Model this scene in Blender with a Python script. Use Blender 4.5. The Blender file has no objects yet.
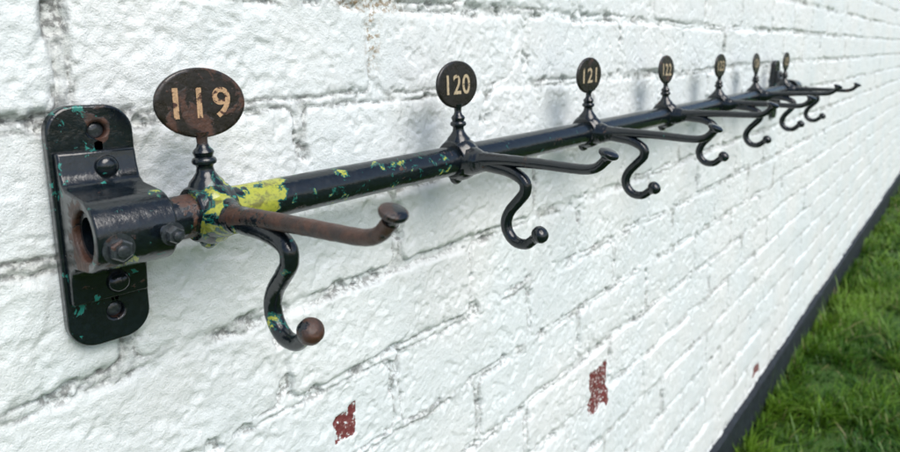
import bpy, bmesh, math, numpy as np
from mathutils import Vector, Matrix
rng=np.random.default_rng(7)
scene=bpy.context.scene
COL=scene.collection

# ---------------------------------------------------------------- noise
def vnoise(x,y,seed):
    r=np.random.default_rng(seed); T=r.random((256,256))
    xi=np.floor(x).astype(np.int64); yi=np.floor(y).astype(np.int64)
    fx=x-xi; fy=y-yi
    fx=fx*fx*fx*(fx*(fx*6-15)+10); fy=fy*fy*fy*(fy*(fy*6-15)+10)
    a=T[xi&255,yi&255]; b=T[(xi+1)&255,yi&255]; c=T[xi&255,(yi+1)&255]; d=T[(xi+1)&255,(yi+1)&255]
    return (a*(1-fx)+b*fx)*(1-fy)+(c*(1-fx)+d*fx)*fy
def fbm(x,y,s,seed,oct=4,g=0.5):
    t=0;a=1;n=0
    for o in range(oct):
        ca,sa=math.cos(0.6+1.1*o),math.sin(0.6+1.1*o)
        xr,yr=(x*ca-y*sa),(x*sa+y*ca)
        t=t+a*vnoise(xr*s*2**o+13.7*o+50,yr*s*2**o+5.1*o+50,seed+o); n+=a; a*=g
    return t/n-0.5
def sstep(a,b,x):
    t=np.clip((x-a)/(b-a),0,1); return t*t*(3-2*t)

# ---------------------------------------------------------------- node helpers
def newmat(name):
    m=bpy.data.materials.new(name); m.use_nodes=True
    nt=m.node_tree; b=nt.nodes['Principled BSDF']; return m,nt,b
def N(nt,t,**kw):
    n=nt.nodes.new(t)
    for k,v in kw.items(): setattr(n,k,v)
    return n
def setin(nt,sock,v):
    if hasattr(v,'is_linked') or isinstance(v,bpy.types.NodeSocket): nt.links.new(v,sock)
    else: sock.default_value=v
def noise(nt,vec,scale,detail=4,rough=0.55,dist=0.0):
    n=N(nt,'ShaderNodeTexNoise'); setin(nt,n.inputs['Vector'],vec)
    n.inputs['Scale'].default_value=scale; n.inputs['Detail'].default_value=detail
    n.inputs['Roughness'].default_value=rough; n.inputs['Distortion'].default_value=dist
    return n.outputs['Fac']
def math_(nt,op,a,b=0.0,c=None,clamp=False):
    n=N(nt,'ShaderNodeMath',operation=op); n.use_clamp=clamp
    setin(nt,n.inputs[0],a); setin(nt,n.inputs[1],b)
    if c is not None: setin(nt,n.inputs[2],c)
    return n.outputs[0]
def maprange(nt,v,a,b,c=0.0,d=1.0):
    n=N(nt,'ShaderNodeMapRange'); n.interpolation_type='SMOOTHSTEP'
    setin(nt,n.inputs['Value'],v)
    for k,q in zip(('From Min','From Max','To Min','To Max'),(a,b,c,d)): n.inputs[k].default_value=q
    return n.outputs['Result']
def mix(nt,f,a,b):
    n=N(nt,'ShaderNodeMix',data_type='RGBA')
    setin(nt,n.inputs['Factor'],f)
    for s,v in ((n.inputs[6],a),(n.inputs[7],b)):
        if isinstance(v,tuple): s.default_value=(*v,1)
        else: nt.links.new(v,s)
    return n.outputs[2]
def bump(nt,h,dist,strength=1.0,nrm=None):
    n=N(nt,'ShaderNodeBump'); n.inputs['Strength'].default_value=strength
    n.inputs['Distance'].default_value=dist; nt.links.new(h,n.inputs['Height'])
    if nrm is not None: nt.links.new(nrm,n.inputs['Normal'])
    return n.outputs['Normal']
def pos(nt):
    return N(nt,'ShaderNodeNewGeometry').outputs['Position']
def near(nt,P,c,r):
    d=N(nt,'ShaderNodeVectorMath',operation='DISTANCE'); nt.links.new(P,d.inputs[0]); d.inputs[1].default_value=c
    return maprange(nt,d.outputs['Value'],r*0.35,r,1.0,0.0)

# ---------------------------------------------------------------- iron paint material
def iron(name,yel=0.0,teal=0.0,rust=0.0,spots=(),rspots=(),tspots=(),seed=0.0,base=(0.004,0.007,0.010),ro0=0.08,ro1=0.27):
    m,nt,b=newmat(name); P0=pos(nt)
    ad=N(nt,'ShaderNodeVectorMath',operation='ADD'); nt.links.new(P0,ad.inputs[0]); ad.inputs[1].default_value=(seed,seed*0.7,seed*1.3)
    P=ad.outputs[0]
    n1=noise(nt,P,75,8,0.66,0.4); n2=noise(nt,P,45,8,0.65,0.5); n3=noise(nt,P,420,4,0.6); n4=noise(nt,P,130,5,0.6); n5=noise(nt,P,95,7,0.66,0.4)
    v=math_(nt,'ADD',n1,yel)
    for c,r,a in spots: v=math_(nt,'MULTIPLY_ADD',near(nt,P0,c,r),a,v)
    r_=math_(nt,'ADD',n2,rust)
    for c,r,a in rspots: r_=math_(nt,'MULTIPLY_ADD',near(nt,P0,c,r),a,r_)
    t_=math_(nt,'ADD',n5,teal)
    for c,r,a in tspots: t_=math_(nt,'MULTIPLY_ADD',near(nt,P0,c,r),a,t_)
    teal_m=maprange(nt,t_,0.675,0.69); teal_rim=maprange(nt,v,0.650,0.662)
    yel_m=maprange(nt,v,0.69,0.70); rust_m=maprange(nt,r_,0.62,0.67)
    blk=mix(nt,maprange(nt,n3,0.4,0.75),base,tuple(q*2.0 for q in base))
    rc=mix(nt,n3,(0.016,0.008,0.006),(0.12,0.048,0.027)); rc=mix(nt,maprange(nt,n5,0.45,0.6),rc,(0.035,0.020,0.016))
    yc=mix(nt,maprange(nt,n3,0.45,0.7),(0.38,0.40,0.055),(0.22,0.27,0.05))
    yc=mix(nt,maprange(nt,n4,0.52,0.66),yc,(0.17,0.17,0.045))
    c=mix(nt,teal_m,blk,(0.02,0.20,0.17)); c=mix(nt,teal_rim,c,(0.010,0.10,0.085)); c=mix(nt,yel_m,c,yc); c=mix(nt,rust_m,c,rc)
    nt.links.new(c,b.inputs['Base Color'])
    ro=maprange(nt,n4,0.3,0.75,ro0,ro1)
    ro=math_(nt,'MULTIPLY_ADD',rust_m,0.35,ro,clamp=True); nt.links.new(ro,b.inputs['Roughness'])
    b.inputs['Specular IOR Level'].default_value=0.65
    h=math_(nt,'MULTIPLY_ADD',yel_m,-0.6,math_(nt,'MULTIPLY',n4,1.0)); h=math_(nt,'MULTIPLY_ADD',rust_m,-0.4,h)
    h=math_(nt,'MULTIPLY_ADD',teal_m,-0.25,h)
    h=math_(nt,'MULTIPLY_ADD',n3,0.07,h)
    hr=math_(nt,'MULTIPLY',math_(nt,'MULTIPLY',n3,rust_m),1.3); h=math_(nt,'ADD',h,hr)
    nt.links.new(bump(nt,h,0.0007,0.6),b.inputs['Normal'])
    return m

HX0=0.1706; SP=0.2286; RY=-0.040; RZ=0.884; RR=0.0125
M_rail=iron('rail_paint',yel=-0.01,rust=-0.03,teal=0.0,spots=[((0.195,-0.052,0.892),0.036,0.20),((0.215,-0.050,0.896),0.034,0.09),((0.185,-0.050,0.875),0.02,0.15),((0.29,-0.05,0.872),0.07,0.095),((0.36,-0.048,0.874),0.04,0.07)],
            rspots=[((0.155,RY,RZ),0.026,0.20)],seed=1.3)
M_hook=iron('hook_paint',yel=-0.030,teal=-0.015,rust=-0.01,seed=3.1)
M_hook1=iron('worn_hook_paint',yel=0.040,teal=0.03,rust=-0.01,spots=[((HX0,-0.055,0.880),0.035,0.13),((HX0,-0.11,0.83),0.03,0.03)],rspots=[((HX0,-0.03,0.915),0.03,0.06)],seed=6.4)
M_peg1=iron('rusty_peg_iron',yel=-0.1,rust=0.20,seed=2.2,ro0=0.08,ro1=0.22)
M_knob1=iron('rusty_knob_iron',yel=-0.1,rust=0.17,seed=2.9,ro0=0.08,ro1=0.2)
M_brk=iron('bracket_paint',yel=-0.02,teal=0.035,rust=0.0,rspots=[((0.098,-0.035,0.880),0.030,0.20),((0.128,-0.008,0.934),0.010,0.16),((0.126,-0.008,0.827),0.009,0.14)],
           spots=[((0.125,-0.046,0.866),0.024,0.16),((0.143,-0.045,0.902),0.014,0.20)],
           tspots=[((0.10,-0.01,0.93),0.03,0.06),((0.12,-0.05,0.87),0.03,0.06),((0.10,-0.012,0.90),0.02,0.08)],seed=8.8)
M_bolt=iron('rusty_bolt_iron',yel=-0.1,rust=0.05,seed=4.4,base=(0.025,0.03,0.035))
M_plate=iron('plate_enamel',yel=-0.12,teal=-0.03,rust=0.02,seed=5.5,base=(0.010,0.008,0.008),ro0=0.2,ro1=0.45)
M_plate1=iron('rusty_plate_enamel',yel=-0.12,rust=0.10,seed=5.9,base=(0.010,0.007,0.006),ro0=0.2,ro1=0.45)

def digits_mat(name,col,thr,under):
    m,nt,b=newmat(name); P=pos(nt)
    n=noise(nt,P,260,6,0.65); n2=noise(nt,P,900,3,0.6)
    c=mix(nt,maprange(nt,n2,0.35,0.75),col,tuple(q*0.6 for q in col))
    c=mix(nt,maprange(nt,n,thr,thr+0.06),c,under)
    nt.links.new(c,b.inputs['Base Color']); b.inputs['Roughness'].default_value=0.6
    return m
M_dig=digits_mat('cream_number_paint',(0.54,0.44,0.29),0.58,(0.05,0.03,0.02))
M_dig1=digits_mat('faded_number_paint',(0.55,0.35,0.20),0.53,(0.06,0.025,0.018))

# ---------------------------------------------------------------- mesh helper
class MB:
    def __init__(s): s.v=[]; s.f=[]; s.m=[]
    def add(s,vs,fs,mi=0):
        o=len(s.v); s.v+= [tuple(v) for v in vs]; s.f+=[tuple(i+o for i in f) for f in fs]; s.m+=[mi]*len(fs)
    def build(s,name,mats,ang=40):
        me=bpy.data.meshes.new(name); me.from_pydata(s.v,[],s.f); me.validate()
        for m in mats: me.materials.append(m)
        if len(me.polygons)==len(s.m): me.polygons.foreach_set('material_index',s.m)
        bm=bmesh.new(); bm.from_mesh(me); bmesh.ops.recalc_face_normals(bm,faces=bm.faces); bm.to_mesh(me); bm.free()
        me.polygons.foreach_set('use_smooth',[True]*len(me.polygons))
        me.set_sharp_from_angle(angle=math.radians(ang)); me.update()
        ob=bpy.data.objects.new(name,me); COL.objects.link(ob); return ob
def frame(d):
    d=Vector(d).normalized(); u=Vector((1,0,0)) if abs(d.x)<0.9 else Vector((0,0,1))
    a=d.cross(u).normalized(); return a,d.cross(a).normalized(),d
def lathe(mb,org,axis,prof,n=28,sx=(1,1),mi=0,seg_hex=False):
    a,b,d=frame(axis); org=Vector(org); vs=[];fs=[]
    for (t,r) in prof:
        for i in range(n):
            th=2*math.pi*i/n
            vs.append(org+d*t+a*(r*math.cos(th)*sx[0])+b*(r*math.sin(th)*sx[1]))
    for k in range(len(prof)-1):
        for i in range(n):
            j=(i+1)%n; fs.append((k*n+i,k*n+j,(k+1)*n+j,(k+1)*n+i))
    fs.append(tuple(range(n))); fs.append(tuple((len(prof)-1)*n+i for i in range(n)))
    mb.add(vs,fs,mi)
def catmull(P,per=8):
    P=[np.array(p,float) for p in P]; Q=[2*P[0]-P[1]]+P+[2*P[-1]-P[-2]]; out=[]
    for i in range(1,len(Q)-2):
        for k in range(per):
            t=k/per
            out.append(0.5*((2*Q[i])+(-Q[i-1]+Q[i+1])*t+(2*Q[i-1]-5*Q[i]+4*Q[i+1]-Q[i+2])*t*t+(-Q[i-1]+3*Q[i]-3*Q[i+1]+Q[i+2])*t**3))
    out.append(Q[-2]); return out
def sweep(mb,pts,n=18,wob=0.0,seed=0,flat=1.0,mi=0):
    P=catmull(pts,8); r_=np.random.default_rng(seed); vs=[];fs=[]
    m=len(P)
    for k,p in enumerate(P):
        q0=P[max(0,k-1)]; q1=P[min(m-1,k+1)]
        t=Vector((0,-(q1[0]-q0[0]),q1[1]-q0[1])).normalized()
        s=Vector((1,0,0)); u=t.cross(s).normalized()
        for i in range(n):
            th=2*math.pi*i/n; rr=p[2]*(1+wob*(r_.random()-0.5))
            vs.append(Vector((0,-p[0],p[1]))+s*(rr*flat*math.cos(th))+u*(rr*math.sin(th)))
    for k in range(m-1):
        for i in range(n):
            j=(i+1)%n; fs.append((k*n+i,k*n+j,(k+1)*n+j,(k+1)*n+i))
    fs.append(tuple(range(n))); fs.append(tuple((m-1)*n+i for i in range(n)))
    mb.add(vs,fs,mi)

# ---------------------------------------------------------------- coat hook parts (local origin on rail axis)
def make_collar(name,mat):
    mb=MB()
    lathe(mb,(0,0,0),(1,0,0),[(-0.0115,0.0128),(-0.0115,0.0150),(-0.0105,0.0160),(-0.0075,0.0165),(-0.006,0.0178),(-0.003,0.0192),(0.003,0.0192),(0.006,0.0178),(0.0075,0.0165),(0.0105,0.0160),(0.0115,0.0150),(0.0115,0.0128)],40)
    sweep(mb,[(0.010,-0.001,0.0135),(0.018,-0.001,0.0115),(0.025,-0.001,0.0090),(0.031,-0.001,0.0074)],20,0.04,3)
    lathe(mb,(0,0.004,-0.017),(0,0.1,-1),[(-0.004,0.007),(0.001,0.006),(0.004,0.0045),(0.006,0.002)],18)
    return mb.build(name,[mat])
def make_stem(name,mat):
    mb=MB()
    prof=[(0.014,0.0110),(0.018,0.0095),(0.0205,0.0072),(0.0235,0.0052),(0.0265,0.0046),(0.0275,0.0050),(0.0285,0.0066),(0.0300,0.0070),(0.0315,0.0064),(0.0323,0.0050),(0.0335,0.0054),(0.0350,0.0060),(0.0365,0.0052),(0.0378,0.0038),(0.0400,0.0030),(0.0430,0.0031),(0.0465,0.0042)]
    lathe(mb,(0,0,0),(0,0,1),prof,26)
    return mb.build(name,[mat])
def make_plate(name,txt,mat,dmat,th_=0.0015,hgt=0.0165,wid=0.031,off=(0,0)):
    mb=MB(); n=56; cz=0.063
    A,B=0.0270,0.0198; rings=[(-th_,0.0),(-th_,0.9),(-th_,0.955),(-th_*0.6,0.99),(0,1.0),(th_*0.6,0.99),(th_,0.955),(th_,0.0)]
    vs=[];fs=[]
    for (y,s) in rings[1:-1]:
        for i in range(n):
            t=2*math.pi*i/n; vs.append((A*s*math.cos(t),y,cz+B*s*math.sin(t)))
    m=len(rings)-2
    for k in range(m-1):
        for i in range(n): j=(i+1)%n; fs.append((k*n+i,k*n+j,(k+1)*n+j,(k+1)*n+i))
    fs.append(tuple(range(n))); fs.append(tuple((m-1)*n+i for i in range(n)))
    mb.add(vs,fs,0)
    cu=bpy.data.curves.new('t','FONT'); cu.body=txt; cu.size=1; cu.align_x='CENTER'; cu.align_y='CENTER'; cu.offset=0.014; cu.space_character=1.1
    to=bpy.data.objects.new('t',cu); COL.objects.link(to); bpy.context.view_layer.update()
    me=bpy.data.meshes.new_from_object(to.evaluated_get(bpy.context.evaluated_depsgraph_get()))
    co=np.array([v.co[:] for v in me.vertices]); mn=co.min(0); mx=co.max(0); c=(mn+mx)/2; s=mx-mn
    vs=[((p[0]-c[0])/s[0]*wid+off[0],-th_-0.00018,cz+(p[1]-c[1])/s[1]*hgt+off[1]) for p in co]
    mb.add(vs,[tuple(p.vertices) for p in me.polygons],1)
    bpy.data.objects.remove(to); bpy.data.meshes.remove(me); bpy.data.curves.remove(cu)
    return mb.build(name,[mat,dmat])
def make_peg(name,mat,k=1.0,kmat=None,up=0.0,ks=1.0):
    mb=MB()
    pts=[(0.026,0.000,0.0078),(0.034,0.001,0.0064),(0.050*k,0.002+up*.15,0.0050),(0.080*k,0.002+up*.4,0.0044),(0.105*k,0.0012+up*.65,0.0041),(0.122*k,0.0012+up*.8,0.0039),(0.131*k,0.004+up*.9,0.0037),(0.137*k,0.0095+up,0.0038)]
    sweep(mb,pts,18,0.05,5,1.12)
    lathe(mb,(0,-0.137*k,0.0095+up),(0,-0.42,0.9),[(t*ks,r*ks) for t,r in [(-0.001,0.0038),(0.0012,0.0044),(0.0028,0.0056),(0.0036,0.0070),(0.0050,0.0076),(0.0064,0.0072),(0.0074,0.0055),(0.0078,0.002)]],26,mi=1)
    return mb.build(name,[mat,kmat or mat])
def make_lower(name,mat,k=0.0,kmat=None,up=0.0):
    mb=MB(); o=k; u=up
    pts=[(0.022,-0.002,0.0062),(0.036+o*.3,-0.0035+u*.3,0.0058),(0.054+o*.8,-0.0065+u*.6,0.0053),(0.0665+o,-0.0130+u,0.0049),(0.0680+o,-0.0215+u,0.0048),(0.061+o,-0.0305+u,0.0047),(0.0530+o,-0.0395+u,0.0047),(0.0490+o,-0.0495+u,0.0047),(0.0515+o,-0.0590+u,0.0046),(0.0590+o,-0.0650+u,0.0045),(0.0690+o,-0.0650+u,0.0043),(0.0770+o,-0.0590+u,0.0041)]
    sweep(mb,pts,18,0.05,8,1.05)
    lathe(mb,(0,-0.0765-o,-0.0595+u),(0,-0.72,0.62),[(-0.001,0.0040),(0.002,0.0046),(0.0035,0.0062),(0.0052,0.0070),(0.0085,0.0070),(0.0108,0.0058),(0.0122,0.0035),(0.0127,0.001)],26,mi=1)
    return mb.build(name,[mat,kmat or mat])

rack=bpy.data.objects.new('coat_rack',None); COL.objects.link(rack)
rack.location=(0.12,RY,RZ); rack.empty_display_size=0.05
rack['label']='black iron coat rack with numbered hooks on white brick wall'
rack['category']='coat rack'
bpy.context.view_layer.update()
def parent(ch,pa):
    ch.parent=pa; ch.matrix_parent_inverse=Matrix.Identity(4)
def place(ch,pa,world,paworld):
    parent(ch,pa); ch.location=Vector(world)-Vector(paworld)
RW=Vector(rack.location)

txts=['119','120','121','122','123','124','125']
proto=None
for i,t in enumerate(txts):
    w=Vector((HX0+SP*i,RY,RZ))
    if i==0:
        c=make_collar('coat_hook',M_hook1)
        parts=[make_stem('stem',M_hook1),make_peg('peg',M_peg1,1.12,M_knob1,0.007,0.88),make_lower('hook',M_hook1,0.009,M_knob1,0.005)]
        pl=make_plate('number_plate',t,M_plate1,M_dig1,wid=0.034,hgt=0.0175,off=(0.000,0.0))
        c['label']='rusty coat hook with worn oval plate numbered 119'
    elif i==1:
        c=make_collar('coat_hook.001',M_hook)
        parts=[make_stem('stem.001',M_hook),make_peg('peg.001',M_hook),make_lower('hook.001',M_hook)]
        proto=(c,parts); pl=make_plate('number_plate.001',t,M_plate,M_dig)
    else:
        c=proto[0].copy(); COL.objects.link(c); parts=[]
        for q in proto[1]:
            o=q.copy(); COL.objects.link(o); parts.append(o)
        pl=make_plate('number_plate.%03d'%i,t,M_plate,M_dig)
    place(c,rack,w,RW)
    tilt=[0.0,0.0,0.03,-0.02,0.02,-0.03,0.02][i]
    c.rotation_euler=(tilt,0,[0,0.0,0.02,-0.02,0.0,0.02,-0.01][i])
    for q in parts+[pl]:
        parent(q,c); q.location=(0,0,0)
    pl.rotation_euler=(0,[0.03,0.0,-0.02,0.02,0,0.02,0][i],[0,0.02,-0.03,0.03,0,0.02,0][i])

# ---------------------------------------------------------------- rail (hollow tube)
mb=MB(); n=48; x0,x1=0.106,1.64; nx=60; vs=[];fs=[]
xs=np.linspace(x0,x1,nx)
for x in xs:
    sag=-0.0015*math.sin(math.pi*(x-x0)/(x1-x0))
    for i in range(n):
        th=2*math.pi*i/n; vs.append((x-RW.x,RR*math.cos(th),sag+RR*math.sin(th)))
for k in range(nx-1):
    for i in range(n): j=(i+1)%n; fs.append((k*n+i,k*n+j,(k+1)*n+j,(k+1)*n+i))
mb.add(vs,fs)
for (xe,xi,k) in ((x0,x0+0.03,0),(x1,x1-0.03,nx-1)):
    vs=[]
    for (x,r) in ((xe,RR),(xe,0.0100),(xi,0.0100)):
        for i in range(n): th=2*math.pi*i/n; vs.append((x-RW.x,r*math.cos(th),r*math.sin(th)))
    fs=[]
    for q in range(2):
        for i in range(n): j=(i+1)%n; fs.append((q*n+i,q*n+j,(q+1)*n+j,(q+1)*n+i))
    fs.append(tuple(2*n+i for i in range(n)))
    mb.add(vs,fs)
rail=mb.build('rail',[M_rail]); parent(rail,rack)

# ---------------------------------------------------------------- wall bracket
def filled_extrude(name,loops,vec,mat,bev,to3):
    bm=bmesh.new(); es=[]
    for L in loops:
        vs=[bm.verts.new(to3(p)) for p in L]
        for i in range(len(vs)): es.append(bm.edges.new((vs[i],vs[(i+1)%len(vs)])))
    r=bmesh.ops.triangle_fill(bm,use_beauty=True,use_dissolve=False,edges=es)
    faces=[g for g in r['geom'] if isinstance(g,bmesh.types.BMFace)]
    e=bmesh.ops.extrude_face_region(bm,geom=faces)
    bmesh.ops.translate(bm,vec=Vector(vec),verts=[v for v in e['geom'] if isinstance(v,bmesh.types.BMVert)])
    bmesh.ops.recalc_face_normals(bm,faces=bm.faces)
    me=bpy.data.meshes.new(name); bm.to_mesh(me); bm.free(); me.materials.append(mat)
    ob=bpy.data.objects.new(name,me); COL.objects.link(ob)
    md=ob.modifiers.new('b','BEVEL'); md.width=bev; md.segments=3; md.limit_method='ANGLE'; md.angle_limit=math.radians(50)
    me.polygons.foreach_set('use_smooth',[True]*len(me.polygons)); me.set_sharp_from_angle(angle=math.radians(50))
    return ob
def circ(cx,cz,r,n=24): return [(cx+r*math.cos(2*math.pi*i/n),cz+r*math.sin(2*math.pi*i/n)) for i in range(n)]
def roundrect(w,h,r,n=8):
    out=[]
    for (sx,sz,a0) in ((1,1,0),(-1,1,90),(-1,-1,180),(1,-1,270)):
        for i in range(n+1):
            a=math.radians(a0+90*i/n); out.append((sx*(w/2-r)+r*math.cos(a),sz*(h/2-r)+r*math.sin(a)))
    return out
BX=0.1227; BZ=-0.0035
HT=0.0540; HB=-0.0535
def build_bracket():
    outline=roundrect(0.0440,0.136,0.0150,10)
    outline=[(x*(1-0.06*math.exp(-(z/0.03)**2)),z) for x,z in outline]
    loops=[outline,circ(0.003,HT-BZ-0.0035,0.0046),circ(0.003,HB-BZ+0.0,0.0046)]
    plate=filled_extrude('wall_bracket',loops,(0,-0.0085,0),M_brk,0.0016,lambda p:(p[0],0,p[1]))
    R=0.0192; f=-0.0088
    prof=[(f,0.0400),(f-0.0050,0.0400),(f-0.0062,0.0300),(f-0.0080,0.0245),(f-0.0130,0.0212)]
    for a in range(80,-81,-8):
        prof.append((RY-R*math.cos(math.radians(a)),R*math.sin(math.radians(a))))
    prof+=[(f-0.0130,-0.0212),(f-0.0080,-0.0245),(f-0.0062,-0.0300),(f-0.0050,-0.0440),(f,-0.0440)]
    hole=circ(RY,0,RR+0.0009,36)
    cap=filled_extrude('clamp',[prof,hole],(0.040,0,0),M_brk,0.0014,lambda p:(-0.020,p[0],p[1]-BZ))
    kids=[cap]
    def hexb(name,org,ax,r,h,mat):
        m=MB()
        lathe(m,org,ax,[(0,r*0.8),(0.0004,r*1.35),(0.0012,r*1.35),(0.0013,r)],24)
        lathe(m,org,ax,[(0.0012,r*1.02),(h*0.82,r*1.02),(h,r*0.86)],6)
        lathe(m,org,ax,[(h*0.9,r*0.55),(h+0.0012,r*0.52),(h+0.0018,r*0.3)],16)
        return m.build(name,[mat],35)
    def dome(name,org,r,mat):
        m=MB(); lathe(m,org,(0,-1,0),[(-0.001,r),(0.0008,r),(0.0022,r*0.93),(0.0036,r*0.72),(0.0044,r*0.42),(0.0047,r*0.1)],24)
        return m.build(name,[mat],60)
    kids.append(hexb('bolt',(-0.0105,RY-R+0.001,-0.0050-BZ),(0,-1,-0.05),0.0058,0.0058,M_bolt))
    # this bolt stands off the clamp on its thread
    kids.append(hexb('bolt.001',(0.0135,RY-R-0.0060,-0.0010-BZ),(0.05,-1,-0.08),0.0046,0.0055,M_bolt))
    m=MB(); lathe(m,(0.0130,RY-R+0.002,-0.0004-BZ),(0.05,-1,-0.08),[(0,0.0030)]+[(0.0006*k,0.0030 if k%2 else 0.0034) for k in range(1,14)],18)
    kids.append(m.build('bolt_shank',[M_bolt]))
    kids.append(dome('rivet',(0.0035,-0.0146,0.0310-BZ),0.0062,M_brk))
    kids.append(dome('rivet.001',(0.0035,-0.0146,-0.0350-BZ),0.0062,M_brk))
    for nm,z in (('screw',HT-BZ-0.0035),('screw.001',HB-BZ)):
        m=MB(); lathe(m,(0.003,-0.0035,z),(0,-1,0),[(0,0.0044),(0.0012,0.0043),(0.0020,0.0030),(0.0021,0.0005)],20)
        kids.append(m.build(nm,[M_bolt]))
    return plate,kids
plate,kids=build_bracket()
place(plate,rack,(BX,-0.0002,RZ+BZ),RW)
plate.rotation_euler=(0,0.030,0)
for k in kids: parent(k,plate)
p2=plate.copy(); COL.objects.link(p2); place(p2,rack,(1.615,-0.0002,RZ+BZ),RW)
for k in kids:
    o=k.copy(); COL.objects.link(o); parent(o,p2); o.location=k.location

# ---------------------------------------------------------------- brick wall with real relief
def axis(segs):
    out=[segs[0][0]]
    for a,b,d0,d1 in segs:
        x=a
        while x<b-1e-6:
            t=(x-a)/(b-a); x+=d0*(1-t)+d1*t; out.append(min(x,b))
    return np.unique(np.array(out))
X=axis([(-1.6,0.0,0.03,0.004),(0.0,0.9,0.0013,0.0015),(0.9,2.2,0.0016,0.006),(2.2,6.2,0.006,0.02),(6.2,9.0,0.03,0.06)])
Z=axis([(0.0,0.45,0.0055,0.0024),(0.45,1.04,0.0015,0.0015),(1.04,1.30,0.003,0.006),(1.30,2.40,0.02,0.03)])
gx,gz=np.meshgrid(X,Z,indexing='ij'); nx_,nz_=gx.shape
P_=0.076; Z0=0.0276
wx=gx+0.006*fbm(gx,gz,28,11,4,0.6)+0.008*fbm(gx,gz,7,15,2); wz=gz+0.007*fbm(gx,gz,28,21,4,0.6)+0.008*fbm(gx,gz,6,25,2)
row=np.floor((wz-Z0)/P_).astype(int)
e=np.zeros_like(gx); pb=np.zeros_like(gx); tone=np.zeros_like(gx)
rr=np.random.default_rng(42)
for k in range(row.min(),row.max()+1):
    off=0.120 if k%2==0 else 0.012
    off+=rr.uniform(-0.014,0.014)
    L=0.2225
    if k==12: off=0.120
    if k==11: off=0.2700-L
    J=[off-10*L]
    while J[-1]<9.5:
        J.append(J[-1]+L*(1+rr.uniform(-0.03,0.03)))
    J=np.array(J)
    jn=J[np.argmin(abs(J-off))]; J=J-jn+off
    m=row==k
    if not m.any(): continue
    xx=wx[m]; zz=wz[m]-Z0-k*P_
    ii=np.clip(np.searchsorted(J,xx)-1,0,len(J)-2)
    ex=np.minimum(xx-J[ii],J[ii+1]-xx)-0.0045; ez=np.minimum(zz,P_-zz)-0.0040
    r=0.009; qx=np.maximum(r-ex,0); qz=np.maximum(r-ez,0)
    ee=np.where((qx>0)&(qz>0),r-np.sqrt(qx*qx+qz*qz),np.minimum(ex,ez))
    e[m]=ee
    o1=rr.normal(0,0.0009,len(J)); o2=rr.normal(0,0.010,len(J)); o3=rr.normal(0,0.010,len(J)); tn=rr.random(len(J))
    pb[m]=o1[ii]+o2[ii]*(zz-P_/2)+o3[ii]*0.2*(xx-J[ii]-L/2); tone[m]=tn[ii]
soft=sstep(-0.25,0.25,fbm(gx,gz,11,33,3))
bh=sstep(-0.0030,0.0020+0.006*soft,e)
rec=0.0030*np.clip(0.62+2.2*fbm(gx,gz,9,31,3),0.05,1.5)
jm=1-sstep(-0.001,0.007,e)
rgh=sstep(-0.15,0.2,fbm(gx,gz,8,39,3))
lump=0.0030*fbm(gx,gz,12,41,3,0.5)+(0.0010+0.0013*rgh)*fbm(gx,gz,70,45,3,0.6)+(0.0006+0.0007*rgh)*fbm(gx,gz,260,51,2,0.6)+jm*0.0034*fbm(gx,gz,140,47,3,0.65)
crk=sstep(0.09,0.16,fbm(gx,gz,60,61,3,0.6))*(1-sstep(0.000,0.005,e))
gap=np.exp(-((e+0.0008+0.002*fbm(gx,gz,90,65,3))/0.0011)**2)*sstep(-0.04,0.08,fbm(gx,gz,17,67,4,0.6))
pock=sstep(0.17,0.23,fbm(gx,gz,95,75,2,0.5))
# flaked paint: shallow ragged steps on the brick faces
dent=sstep(0.085,0.10,fbm(gx,gz,15,71,5,0.62))
y=rec*(1-bh)-pb*bh-lump+0.0040*crk+0.0024*gap+0.0007*dent+0.0010*pock
def patch(cx,cz,w,h,am,seed):
    d=np.maximum(abs(gx-cx)/w,abs(gz-cz)/h)+am*fbm(gx,gz,60,seed,4,0.6)*2
    return 1-sstep(0.93,1.0,d)
peel=np.maximum.reduce([patch(0.748,0.497,0.030,0.033,0.35,81),patch(0.291,0.668,0.011,0.012,0.5,83),patch(1.66,0.135,0.030,0.015,0.7,85),
    patch(0.299,0.679,0.004,0.005,0.5,88)])
y+=0.0016*peel
Nv=nx_*nz_
co=np.empty((Nv,3)); co[:,0]=gx.ravel(); co[:,1]=y.ravel(); co[:,2]=gz.ravel()
idx=np.arange(Nv).reshape(nx_,nz_)
q=np.stack([idx[:-1,:-1],idx[1:,:-1],idx[1:,1:],idx[:-1,1:]],-1).reshape(-1,4)
bx=np.array([(xx,yy,zz) for xx in(-1.6,9.0) for yy in(0.014,0.23) for zz in(0.0,2.4)])
bq=np.array([(0,1,3,2),(4,6,7,5),(0,2,6,4),(1,5,7,3),(2,3,7,6),(0,4,5,1)])+Nv
co=np.vstack([co,bx]); q=np.vstack([q,bq])
me=bpy.data.meshes.new('brick_wall'); me.vertices.add(len(co)); me.vertices.foreach_set('co',co.ravel())
me.loops.add(q.size); me.loops.foreach_set('vertex_index',q.ravel().astype(np.int32))
me.polygons.add(len(q)); me.polygons.foreach_set('loop_start',np.arange(0,q.size,4,dtype=np.int32))
me.update(calc_edges=True)
sm=np.ones(len(q),bool); sm[-6:]=False; me.polygons.foreach_set('use_smooth',sm)
for nm,a in (('mortar',jm),('peel',peel),('tone',tone),('pit',np.clip(crk+gap,0,1))):
    at=me.attributes.new(nm,'FLOAT','POINT'); at.data.foreach_set('value',np.concatenate([a.ravel(),np.zeros(8)]).astype(np.float32))
wall=bpy.data.objects.new('brick_wall',me); COL.objects.link(wall)
wall['label']='white painted brick wall with rough mortar and peeled red patches'; wall['category']='wall'
m,nt,b=newmat('white_painted_brick'); P=pos(nt)
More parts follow.
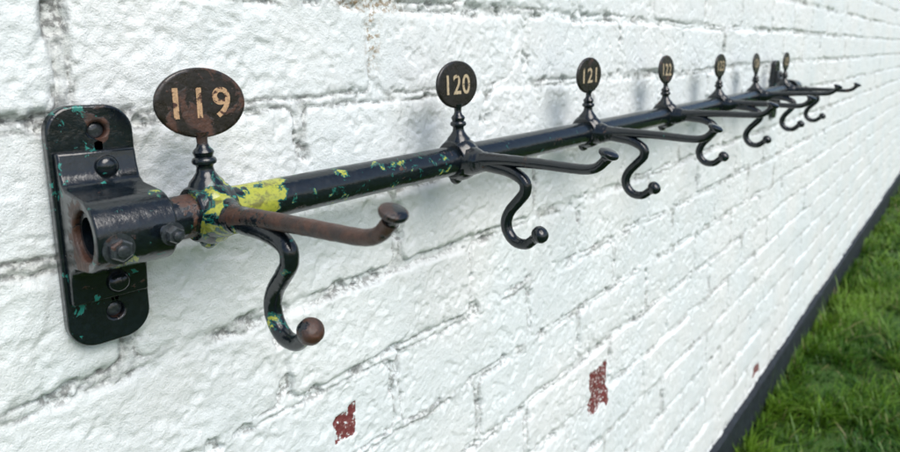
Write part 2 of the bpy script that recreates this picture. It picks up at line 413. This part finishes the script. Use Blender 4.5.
def attr(nt,n_): 
    a=N(nt,'ShaderNodeAttribute'); a.attribute_name=n_; return a.outputs['Fac']
A_m,A_p,A_t,A_c=attr(nt,'mortar'),attr(nt,'peel'),attr(nt,'tone'),attr(nt,'pit')
nb=noise(nt,P,4,5,0.6); nm_=noise(nt,P,30,6,0.62); nf=noise(nt,P,240,6,0.65); ng=noise(nt,P,900,3,0.6); nd=noise(nt,P,14,6,0.6,0.6)
wc=mix(nt,maprange(nt,nb,0.35,0.65),(0.82,0.845,0.84),(0.77,0.83,0.845))
wc=mix(nt,math_(nt,'MULTIPLY',maprange(nt,nm_,0.5,0.75),0.30),wc,(0.64,0.70,0.715))
wc=mix(nt,math_(nt,'MULTIPLY',A_t,0.12),wc,(0.68,0.73,0.75))
wear=math_(nt,'MULTIPLY_ADD',near(nt,P,(0.12,0,1.02),0.28),0.12,nd)
ml=math_(nt,'MULTIPLY',maprange(nt,A_m,0.45,1.0),maprange(nt,wear,0.46,0.66))
mc=mix(nt,maprange(nt,nf,0.42,0.62),(0.58,0.60,0.58),(0.18,0.19,0.185))
wc=mix(nt,math_(nt,'MULTIPLY',ml,0.75),wc,mc)
wc=mix(nt,math_(nt,'MULTIPLY',math_(nt,'MULTIPLY',A_c,maprange(nt,nf,0.42,0.58)),0.72),wc,(0.17,0.17,0.165))
st=math_(nt,'MULTIPLY',near(nt,P,(0.345,0,1.00),0.05),math_(nt,'MULTIPLY',A_m,maprange(nt,nf,0.45,0.6)))
wc=mix(nt,math_(nt,'MULTIPLY',st,0.8),wc,(0.30,0.20,0.09))
wc=mix(nt,math_(nt,'MULTIPLY',maprange(nt,nf,0.68,0.74),0.55),wc,(0.3,0.31,0.31))
pc=mix(nt,maprange(nt,nf,0.4,0.65),(0.15,0.028,0.030),(0.22,0.08,0.07))
pm=math_(nt,'MULTIPLY',maprange(nt,A_p,0.3,0.6),maprange(nt,nf,0.62,0.56))
wc=mix(nt,pm,wc,pc)
nt.links.new(wc,b.inputs['Base Color']); b.inputs['Roughness'].default_value=0.5
h=math_(nt,'MULTIPLY_ADD',ng,0.45,nf); n1_=bump(nt,h,0.0015,0.8)
nt.links.new(n1_,b.inputs['Normal'])
me.materials.append(m)

# plinth
X2=axis([(-1.6,0.8,0.05,0.01),(0.8,4.0,0.006,0.015),(4.0,9.0,0.02,0.06)]); Z2=np.linspace(-0.03,0.094,30)
gx2,gz2=np.meshgrid(X2,Z2,indexing='ij')
top=0.004*fbm(gx2,gx2*0,10,101,4)
y2=-0.012-0.003*fbm(gx2,gz2,20,103,4)
co=np.stack([gx2,y2,gz2+top*(gz2>0.05)],-1).reshape(-1,3); id2=np.arange(len(co)).reshape(gx2.shape)
q=np.stack([id2[:-1,:-1],id2[1:,:-1],id2[1:,1:],id2[:-1,1:]],-1).reshape(-1,4).tolist()
vs=co.tolist(); o=len(vs)
for i in range(len(X2)): vs.append((X2[i],0.011,co[id2[i,-1]][2]+0.003))
for i in range(len(X2)-1): q.append((id2[i,-1],id2[i+1,-1],o+i+1,o+i))
mb=MB(); mb.add(vs,q)
m,nt,b=newmat('black_masonry_paint'); P=pos(nt); nf=noise(nt,P,60,6,0.65); n2=noise(nt,P,300,4,0.6)
c=mix(nt,maprange(nt,nf,0.4,0.7),(0.005,0.009,0.016),(0.016,0.025,0.036)); nt.links.new(c,b.inputs['Base Color'])
b.inputs['Roughness'].default_value=0.6; nt.links.new(bump(nt,n2,0.002,0.8),b.inputs['Normal'])
pl=mb.build('plinth',[m]); parent(pl,wall)

# ---------------------------------------------------------------- ground + grass
GZ=-0.015
gxx=np.concatenate([[-200,-20],np.linspace(-3,10,60),[30,200]]); gyy=np.concatenate([[-200,-20],np.linspace(-5,0.0,40),[0.23,30,200]])
g1,g2=np.meshgrid(gxx,gyy,indexing='ij'); hz=GZ+0.02*fbm(g1,g2,1.5,111,3)*(abs(g1)<15)*(g2<0.1)*(g2>-10)
co=np.stack([g1,g2,hz],-1).reshape(-1,3); ig=np.arange(len(co)).reshape(g1.shape)
mb=MB(); mb.add(co.tolist(),np.stack([ig[:-1,:-1],ig[1:,:-1],ig[1:,1:],ig[:-1,1:]],-1).reshape(-1,4).tolist())
m,nt,b=newmat('soil_and_turf'); P=pos(nt); n1=noise(nt,P,3,6,0.6); n2=noise(nt,P,90,5,0.6)
c=mix(nt,n2,(0.02,0.055,0.008),(0.06,0.13,0.016)); c=mix(nt,maprange(nt,n1,0.5,0.7),c,(0.05,0.08,0.02))
nt.links.new(c,b.inputs['Base Color']); b.inputs['Roughness'].default_value=0.9
gr=mb.build('ground',[m]); gr['kind']='structure'; gr['label']='grass covered ground beside the wall'

def blades(nb,xr,yr,h0,h1,w,r):
    x=r.uniform(*xr,nb); yv=r.uniform(*yr,nb)
    cl=fbm(x,yv,9,121,4,0.6)*1.6; keep=r.random(nb)<np.clip(0.7+2.4*cl,0.15,1); x,yv,cl=x[keep],yv[keep],cl[keep]; nb=len(x)
    H=r.uniform(h0,h1,nb)*(1+1.3*cl)*np.where(r.random(nb)<0.05,1.6,1); az=r.uniform(0,2*np.pi,nb)*0.8+4*vnoise(x*5+30,yv*5+30,131); lean=r.uniform(0.2,1.2,nb)*H; W=w*r.uniform(0.5,1.4,nb)
    dx,dy=np.cos(az),np.sin(az); px,py=-dy,dx
    V=[]
    for t,wf in ((0,1),(0.45,0.9),(0.8,0.55)):
        bx=x+dx*lean*t*t; by=yv+dy*lean*t*t; bz=GZ-0.008+H*(t-0.25*t*t*lean/H)
        for s in(-1,1): V.append(np.stack([bx+s*px*W*wf/2,by+s*py*W*wf/2,bz],-1))
    V.append(np.stack([x+dx*lean,yv+dy*lean,GZ-0.008+H*(1-0.25*lean/H)],-1))
    V=np.stack(V,1)
    V[:,:,1]=np.minimum(V[:,:,1],-0.014)
    base=np.arange(nb)[:,None]*7
    Q=np.concatenate([base+np.array([[0,1,3,2]]),base+np.array([[2,3,5,4]])]); T=base+np.array([[4,5,6]])
    patchy=fbm(x,yv,3.5,141,3)*1.6
    rn=np.clip(r.random(nb)*0.8+1.1*cl+patchy+0.10,0,1); rn=np.where(r.random(nb)<0.05,1.5,rn)
    return V.reshape(-1,3),Q,T,np.repeat(rn,7),np.tile([0,0,.45,.45,.8,.8,1.0],nb)
r=np.random.default_rng(5)
sets=[blades(85000,(0.7,3.2),(-0.75,-0.015),0.022,0.060,0.0040,r),blades(60000,(3.2,7.5),(-0.9,-0.015),0.025,0.060,0.0055,r),blades(60000,(-1.5,8.5),(-4,-0.8),0.025,0.055,0.008,r),blades(14000,(-1.5,0.7),(-0.8,-0.015),0.025,0.05,0.005,r)]
V=[];Q=[];T=[];Cc=[];Tt=[];o=0
for v,q_,t_,c_,tt in sets: V.append(v);Q.append(q_+o);T.append(t_+o);Cc.append(c_);Tt.append(tt);o+=len(v)
V=np.vstack(V);Q=np.vstack(Q);T=np.vstack(T)
me=bpy.data.meshes.new('grass'); me.vertices.add(len(V)); me.vertices.foreach_set('co',V.ravel())
li=np.concatenate([Q.ravel(),T.ravel()]).astype(np.int32); ls=np.concatenate([np.arange(len(Q))*4,len(Q)*4+np.arange(len(T))*3]).astype(np.int32)
me.loops.add(len(li)); me.loops.foreach_set('vertex_index',li); me.polygons.add(len(ls)); me.polygons.foreach_set('loop_start',ls); me.update(calc_edges=True)
me.polygons.foreach_set('use_smooth',np.ones(len(ls),bool))
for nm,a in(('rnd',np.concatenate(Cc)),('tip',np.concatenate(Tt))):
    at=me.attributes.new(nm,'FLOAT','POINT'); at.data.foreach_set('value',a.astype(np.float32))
m,nt,b=newmat('grass_blades'); A_r=attr(nt,'rnd'); c=mix(nt,math_(nt,'MINIMUM',A_r,1.0),(0.030,0.135,0.008),(0.20,0.37,0.026))
c=mix(nt,maprange(nt,A_r,1.2,1.4),c,(0.34,0.32,0.13))
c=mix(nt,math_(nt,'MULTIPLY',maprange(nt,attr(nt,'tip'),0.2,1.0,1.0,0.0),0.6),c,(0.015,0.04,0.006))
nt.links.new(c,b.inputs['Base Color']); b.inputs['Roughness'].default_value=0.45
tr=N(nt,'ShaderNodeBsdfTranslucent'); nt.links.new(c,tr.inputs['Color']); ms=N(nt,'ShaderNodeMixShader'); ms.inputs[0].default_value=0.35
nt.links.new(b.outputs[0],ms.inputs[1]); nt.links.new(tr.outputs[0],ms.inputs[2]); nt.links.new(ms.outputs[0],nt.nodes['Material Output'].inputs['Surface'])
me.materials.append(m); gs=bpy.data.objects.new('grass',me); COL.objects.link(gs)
gs['kind']='stuff'; gs['label']='short bright green lawn grass along the wall foot'; gs['category']='grass'

# ---------------------------------------------------------------- light
w=bpy.data.worlds.new('World'); scene.world=w; w.use_nodes=True; nt=w.node_tree
sk=nt.nodes.new('ShaderNodeTexSky'); sk.sky_type='NISHITA'; sk.sun_disc=False
sd=Vector((-0.05,-0.66,0.74)).normalized()
el=math.asin(sd.z); sk.sun_elevation=el; sk.sun_rotation=math.atan2(sd.x,sd.y)
sk.air_density=1.0; sk.dust_density=2.0; sk.ozone_density=1.2
nt.links.new(sk.outputs[0],nt.nodes['Background'].inputs[0]); nt.nodes['Background'].inputs[1].default_value=0.15
L=bpy.data.lights.new('sun','SUN'); L.energy=2.85; L.angle=math.radians(45); L.color=(1.0,0.97,0.92)
so=bpy.data.objects.new('sun',L); COL.objects.link(so); so.rotation_euler=(-sd).to_track_quat('-Z','Y').to_euler()

# ---------------------------------------------------------------- camera
cam=bpy.data.cameras.new('camera'); co_=bpy.data.objects.new('camera',cam); COL.objects.link(co_)
R=Matrix(((0.6506,0.1629,-0.7417),(-0.7588,0.1016,-0.6433),(-0.02944,0.98135,0.1897)))
co_.matrix_world=Matrix.Translation((0,-0.375,0.965))@R.to_4x4()
cam.sensor_width=36; cam.lens=36*610/900; cam.shift_y=-0.05; cam.clip_start=0.01; cam.clip_end=1000
cam.dof.use_dof=True; cam.dof.focus_distance=0.40; cam.dof.aperture_fstop=10
scene.camera=co_
scene.view_settings.view_transform='Standard'; scene.view_settings.look='None'; scene.view_settings.exposure=0
